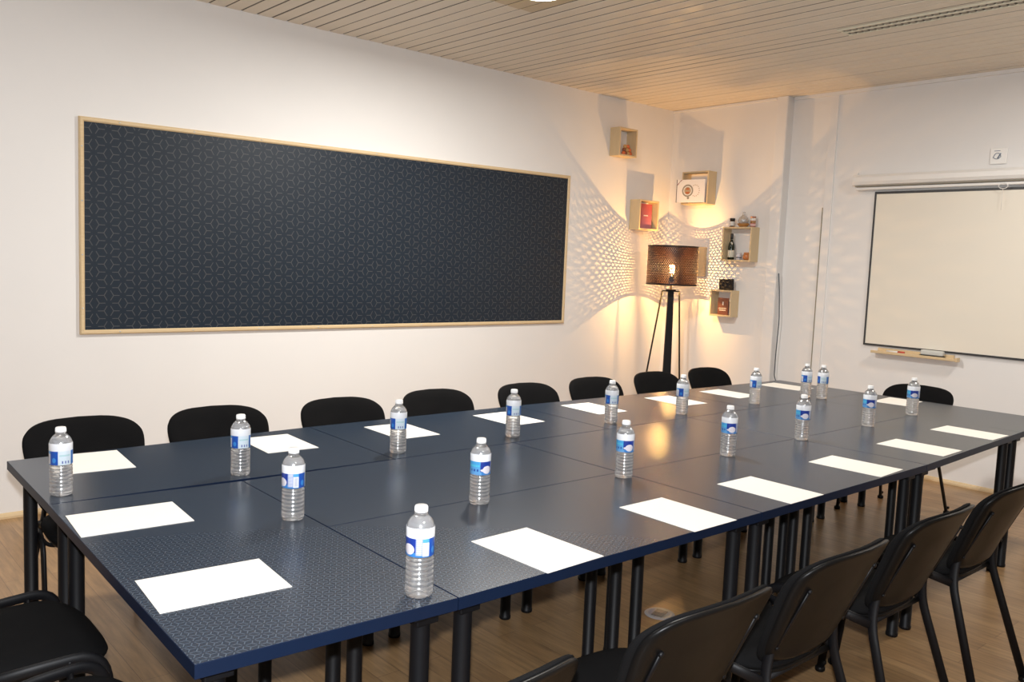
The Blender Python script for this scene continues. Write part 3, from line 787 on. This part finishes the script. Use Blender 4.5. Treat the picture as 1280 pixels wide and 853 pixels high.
# black card on the lowest box, booklet inside
o = MB().bbox(-.075, .075, -.009, .009, 0, .098, .002).build('black_box', M['black_card']); o.location = at(4.475, 1.3325, .062); o.rotation_euler = (0, -.04, -PI / 2 - .05)
tag(o, 'flat black box standing on top of the lowest box shelf', 'box')
b2 = empty('booklet', (XR - .07, 4.490, 1.1128), -PI / 2); tag(b2, 'brown booklet with white lettering inside the lowest box shelf', 'booklet')
t = NT('brown_cover'); v, x, y, z = t.obj(); t.base(t.mix(t.noise(v, 25, 3), (.09, .025, .015, 1), (.26, .10, .06, 1)), .4)
cvr = MB().bbox(-.055, .055, -.007, .007, 0, .150, .001).build('cover', t.mat, b2)
tl = MB()
for i in range(6): tl.box(-.034 + i * .011, -.026 + i * .011, -.0082, -.0068, .036, .044); tl.box(-.040 + i * .013, -.030 + i * .013, -.0082, -.0068, .054, .060)
tl.box(-.006, .006, -.0082, -.0068, .085, .115)
tl.build('title', M['paper'], cvr)

# ------------------------------------------------------------------ whiteboard and fittings (right wall plane XRo)
def onwall(name, y, z): return empty(name, (XRo, y, z))
wbd = onwall('whiteboard', 3.24, .966); tag(wbd, 'large whiteboard with thin dark frame on the right wall', 'whiteboard')
Wd, Hh = 2.15, 1.197
MB().bbox(-.014, -.001, -Wd + .014, -.014, .014, Hh - .014, .001).build('board', M['whiteboard'], wbd)
f = MB()
f.bbox(-.018, 0, -Wd, 0, 0, .015, .002).bbox(-.018, 0, -Wd, 0, Hh - .018, Hh, .002).bbox(-.018, 0, -.014, 0, .015, Hh - .018, .002).bbox(-.018, 0, -Wd, -Wd + .014, .015, Hh - .018, .002)
f.build('frame', M['dark_frame'], wbd)
ps = onwall('projection_screen', 3.397, 2.205); tag(ps, 'white rolled up projection screen casing mounted above the whiteboard', 'projection screen')
PL = 2.3
cs = MB(); pr = []
oct_ = [(-.010, .005), (-.010, .088), (-.030, .092), (-.062, .088), (-.078, .068), (-.080, .035), (-.070, .012), (-.050, .003)]
vs = [(x, 0, z) for x, z in oct_] + [(x, -PL, z) for x, z in oct_]; n = 8
cs.add(vs, [(i, (i + 1) % n, n + (i + 1) % n, n + i) for i in range(n)] + [list(range(n))[::-1], list(range(n, 2 * n))])
cs.build('casing', M['white_plastic'], ps)
ec = MB(); vs = [(x * 1.04 + .002, y, (z - .045) * 1.06 + .045) for y in (.006, -.014) for x, z in oct_]
ec.add(vs, [(i, (i + 1) % n, n + (i + 1) % n, n + i) for i in range(n)] + [list(range(n))[::-1], list(range(n, 2 * n))]); ec.bbox(-.02, 0, -.01, .004, .07, .112, .002)
ec.build('end_cap', M['white_plastic'], ps)
sb = MB().bbox(-.052, -.030, -PL + .05, -.01, -.028, -.008, .004).build('bottom_bar', M['white_plastic'], ps)
pr_ = MB(); rr_ = .030
pts = [(-.054, -1.09 + rr_ * math.cos(a), -.036 + .018 * math.sin(a)) for a in [2 * PI * k / 20 for k in range(21)]]
pr_.tube(pts, .0028, n=8); pr_.tube([(-.054, -1.09, -.054), (-.052, -1.087, -.20)], .0016, n=6)
pr_.build('pull_ring', M['white_plastic'], ps)
for k in range(1): MB().box(-.060, -.022, -PL + .02, -.012, -.003, .0035).build('slot', M['vent_fin'], ps)
# marker tray
tr_ = onwall('marker_tray', 3.147, .915); tag(tr_, 'narrow pine tray fixed to the wall under the whiteboard', 'tray')
MB().bbox(-.075, -.019, -.63, 0, 0, .012, .003).bbox(-.078, -.068, -.63, 0, .0, .020, .003).bbox(-.019, -.0005, -.60, -.03, 0, .040, .003).build('ledge', M['pine_h'], tr_)
MB().bbox(-.078, -.019, -.645, -.63, -.004, .026, .003).build('end_block', M['pine_h'], tr_)
mk = onwall('marker_pen', 3.035, .915); tag(mk, 'white marker pen with a red cap lying in the pine tray', 'marker pen')
MB().lathe([(0, 0), (.007, 0), (.008, .002), (.008, .088), (0, .088)], 14, (-.048, -.090, .0215), 0, True, 'y').build('barrel', M['white_plastic'], mk)
MB().lathe([(0, -.050), (.007, -.050), (.0088, -.046), (.0088, 0), (0, 0)], 14, (-.048, -.0905, .0215), 0, True, 'y').build('cap', M['red'], mk)
er = onwall('board_eraser', 2.690, .9275); tag(er, 'pale grey board eraser with black felt lying in the pine tray', 'eraser')
MB().bbox(-.070, -.022, -.085, .085, .0, .012, .002).build('felt_pad', M['felt'], er)
MB().bbox(-.066, -.024, -.082, .082, .012, .050, .010, seg=4).build('grip', plain('grey_plastic', (.62, .62, .58, 1), .4), er)
# wall plate
wp = onwall('wall_plate', 2.371, 2.383); tag(wp, 'small square white cover plate with a squiggle on the wall above the projection screen', 'wall plate')
MB().bbox(-.012, -.0005, -.056, .056, -.056, .056, .004).build('plate', M['white_plastic'], wp)
sq = MB()
sq.tube([(-.0135, .035, -.01), (-.0135, .02, .018), (-.0135, -.002, .02), (-.0135, -.018, -.002), (-.0135, .0, -.02), (-.0135, .02, -.02), (-.0135, .034, -.008)], .0022, n=6, fillet=.008)
sq.tube([(-.0135, .004, -.015), (-.0135, -.014, .018)], .004, n=6)
sq.box(-.0128, -.0115, -.01, .03, .034, .038)
sq.build('pictogram', plain('slate_ink', (.16, .20, .27, 1), .5), wp)
# cable by the pilaster
cbm = MB().tube([(XR - .012, 3.995, 1.50), (XR + .01, 3.992, 1.36), (XR + .008, 3.972, 1.1), (XR + .01, 3.985, .80), (XR + .01, 3.985, .62), (XR + .01, 3.955, .56)], .0042, n=8, fillet=.05)
cbm.bbox(XR - .005, XR + .02, 3.93, 3.965, .535, .58, .004)
tag(cbm.build('cable', M['cable']), 'thin dark cable hanging down beside the pilaster near the room corner', 'cable')

# ceiling vent
vt = empty('ceiling_vent', (4.975, 2.74, H)); tag(vt, 'long double slot air vent set in the slatted ceiling', 'air vent')
VL = 1.75
f = MB().bbox(-.080, -.062, -VL, 0, -.012, .0, .003).bbox(.062, .078, -VL, 0, -.010, .0, .003).bbox(-.010, .010, -VL, 0, -.010, .0, .003).bbox(-.075, .075, -.012, 0, -.008, 0, .002).bbox(-.075, .075, -VL, -VL + .012, -.008, 0, .002)
f.build('frame', M['vent'], vt)
MB().box(-.063, .063, -VL + .012, -.012, -.0015, -.0005).build('backing', M['vent_dark'], vt)
fn = MB()
yy = -.03
while yy > -VL + .03:
    for xa in (-.061, .011): fn.bbox(xa, xa + .050, yy - .026, yy, -.0065, -.0015, .001)
    yy -= .040
fn.build('fins', M['vent_fin'], vt)
# ceiling lamp
cl = empty('ceiling_light', (3.16, 3.475, H)); tag(cl, 'round white ceiling light on the browner ceiling patch at the top edge of the photo', 'ceiling light')
MB().lathe([(0, -.0005), (.125, -.0005), (.135, -.006), (.135, -.030), (.125, -.034), (0, -.034)], 40).build('housing', M['white_plastic'], cl)
MB().lathe([(.120, -.035), (.112, -.048), (.07, -.060), (0, -.064)], 40).build('diffuser', M['diffuser'], cl)
# floor outlet
fo = empty('floor_outlet', (TW(2.89, 2.28).x, TW(2.89, 2.28).y, 0), .3); tag(fo, 'round steel floor outlet set in the laminate under the table', 'floor outlet')
MB().lathe([(0, .001), (.040, .001), (.046, .004), (.062, .004), (.066, .0005)], 32).build('ring', plain('satin_steel', (.50, .50, .52, 1), .35, .5, .3), fo)
MB().bbox(-.036, .036, -.026, .026, .0015, .006, .002).bbox(-.01, .01, -.02, .02, .006, .009, .002).build('lid', plain('grey_steel_lid', (.16, .17, .19, 1), .3, .5, .4), fo)

# ------------------------------------------------------------------ lights
def area(name, loc, size, power, col, rot=(0, 0, 0), shape='SQUARE', sy=None):
    d = bpy.data.lights.new(name, 'AREA'); d.energy = power; d.color = col; d.size = size; d.shape = shape
    if sy: d.shape = 'RECTANGLE'; d.size_y = sy
    o = bpy.data.objects.new(name, d); o.location = loc; o.rotation_euler = rot; COL.objects.link(o); return o
def point(name, loc, power, col, r):
    d = bpy.data.lights.new(name, 'POINT'); d.energy = power; d.color = col; d.shadow_soft_size = r
    o = bpy.data.objects.new(name, d); o.location = loc; COL.objects.link(o); return o
CAM = Vector((0, 0, 1.509))
yaw, pit, rol, F = .8504, .0928, .0405, 1068.25
fw = Vector((math.cos(yaw) * math.cos(pit), math.sin(yaw) * math.cos(pit), -math.sin(pit)))
rt = fw.cross(Vector((0, 0, 1))).normalized(); up = rt.cross(fw)
r2 = rt * math.cos(rol) + up * math.sin(rol); u2 = up * math.cos(rol) - rt * math.sin(rol)
# camera flash just above the lens
d = bpy.data.lights.new('camera_flash', 'SPOT'); d.energy = 300; d.color = (.93, .96, 1.0); d.spot_size = math.radians(125); d.spot_blend = .35; d.shadow_soft_size = .018
fo_ = bpy.data.objects.new('camera_flash', d); fo_.location = CAM + u2 * .095 - r2 * .0
fo_.rotation_euler = fw.to_track_quat('-Z', 'Y').to_euler(); COL.objects.link(fo_)
area('ceiling_lamp_light', (3.16, 3.475, H - .075), .22, 68, (1, .965, .90), shape='DISK')
# unseen fill lights under the ceiling, added to brighten the walls
area('left_fill_light', (.5, 3.0, H - .05), .35, 16, (1, .97, .93), shape='DISK')
area('rear_fill_light', (1.2, -.4, H - .05), .35, 18, (1, .97, .93), shape='DISK')
area('side_fill_light', (5.3, 1.2, H - .05), .35, 25, (1, .96, .90), shape='DISK')
point('floor_lamp_light', (LX, LY, 1.497), 31, (1, .67, .35), .004)

w = bpy.data.worlds.new('World'); SC.world = w; w.use_nodes = True
w.node_tree.nodes['Background'].inputs[0].default_value = (.9, .95, 1, 1); w.node_tree.nodes['Background'].inputs[1].default_value = .3

# ------------------------------------------------------------------ camera
cd = bpy.data.cameras.new('Camera'); cam = bpy.data.objects.new('Camera', cd); COL.objects.link(cam)
cd.sensor_fit = 'HORIZONTAL'; cd.sensor_width = 36; cd.lens = F / 1280 * 36; cd.clip_start = .01
mat = Matrix(((r2.x, u2.x, -fw.x), (r2.y, u2.y, -fw.y), (r2.z, u2.z, -fw.z))).to_4x4()
mat.translation = CAM; cam.matrix_world = mat
SC.camera = cam
SC.view_settings.view_transform = 'Standard'; SC.view_settings.look = 'None'
SC.view_settings.gamma = 1; SC.view_settings.use_curve_mapping = False
SC.view_settings.exposure = 0.32
cy = SC.cycles
cy.use_denoising = True; cy.max_bounces = 10; cy.transparent_max_bounces = 16; cy.transmission_bounces = 8; cy.caustics_refractive = True; cy.caustics_reflective = False
cy.sample_clamp_indirect = 4
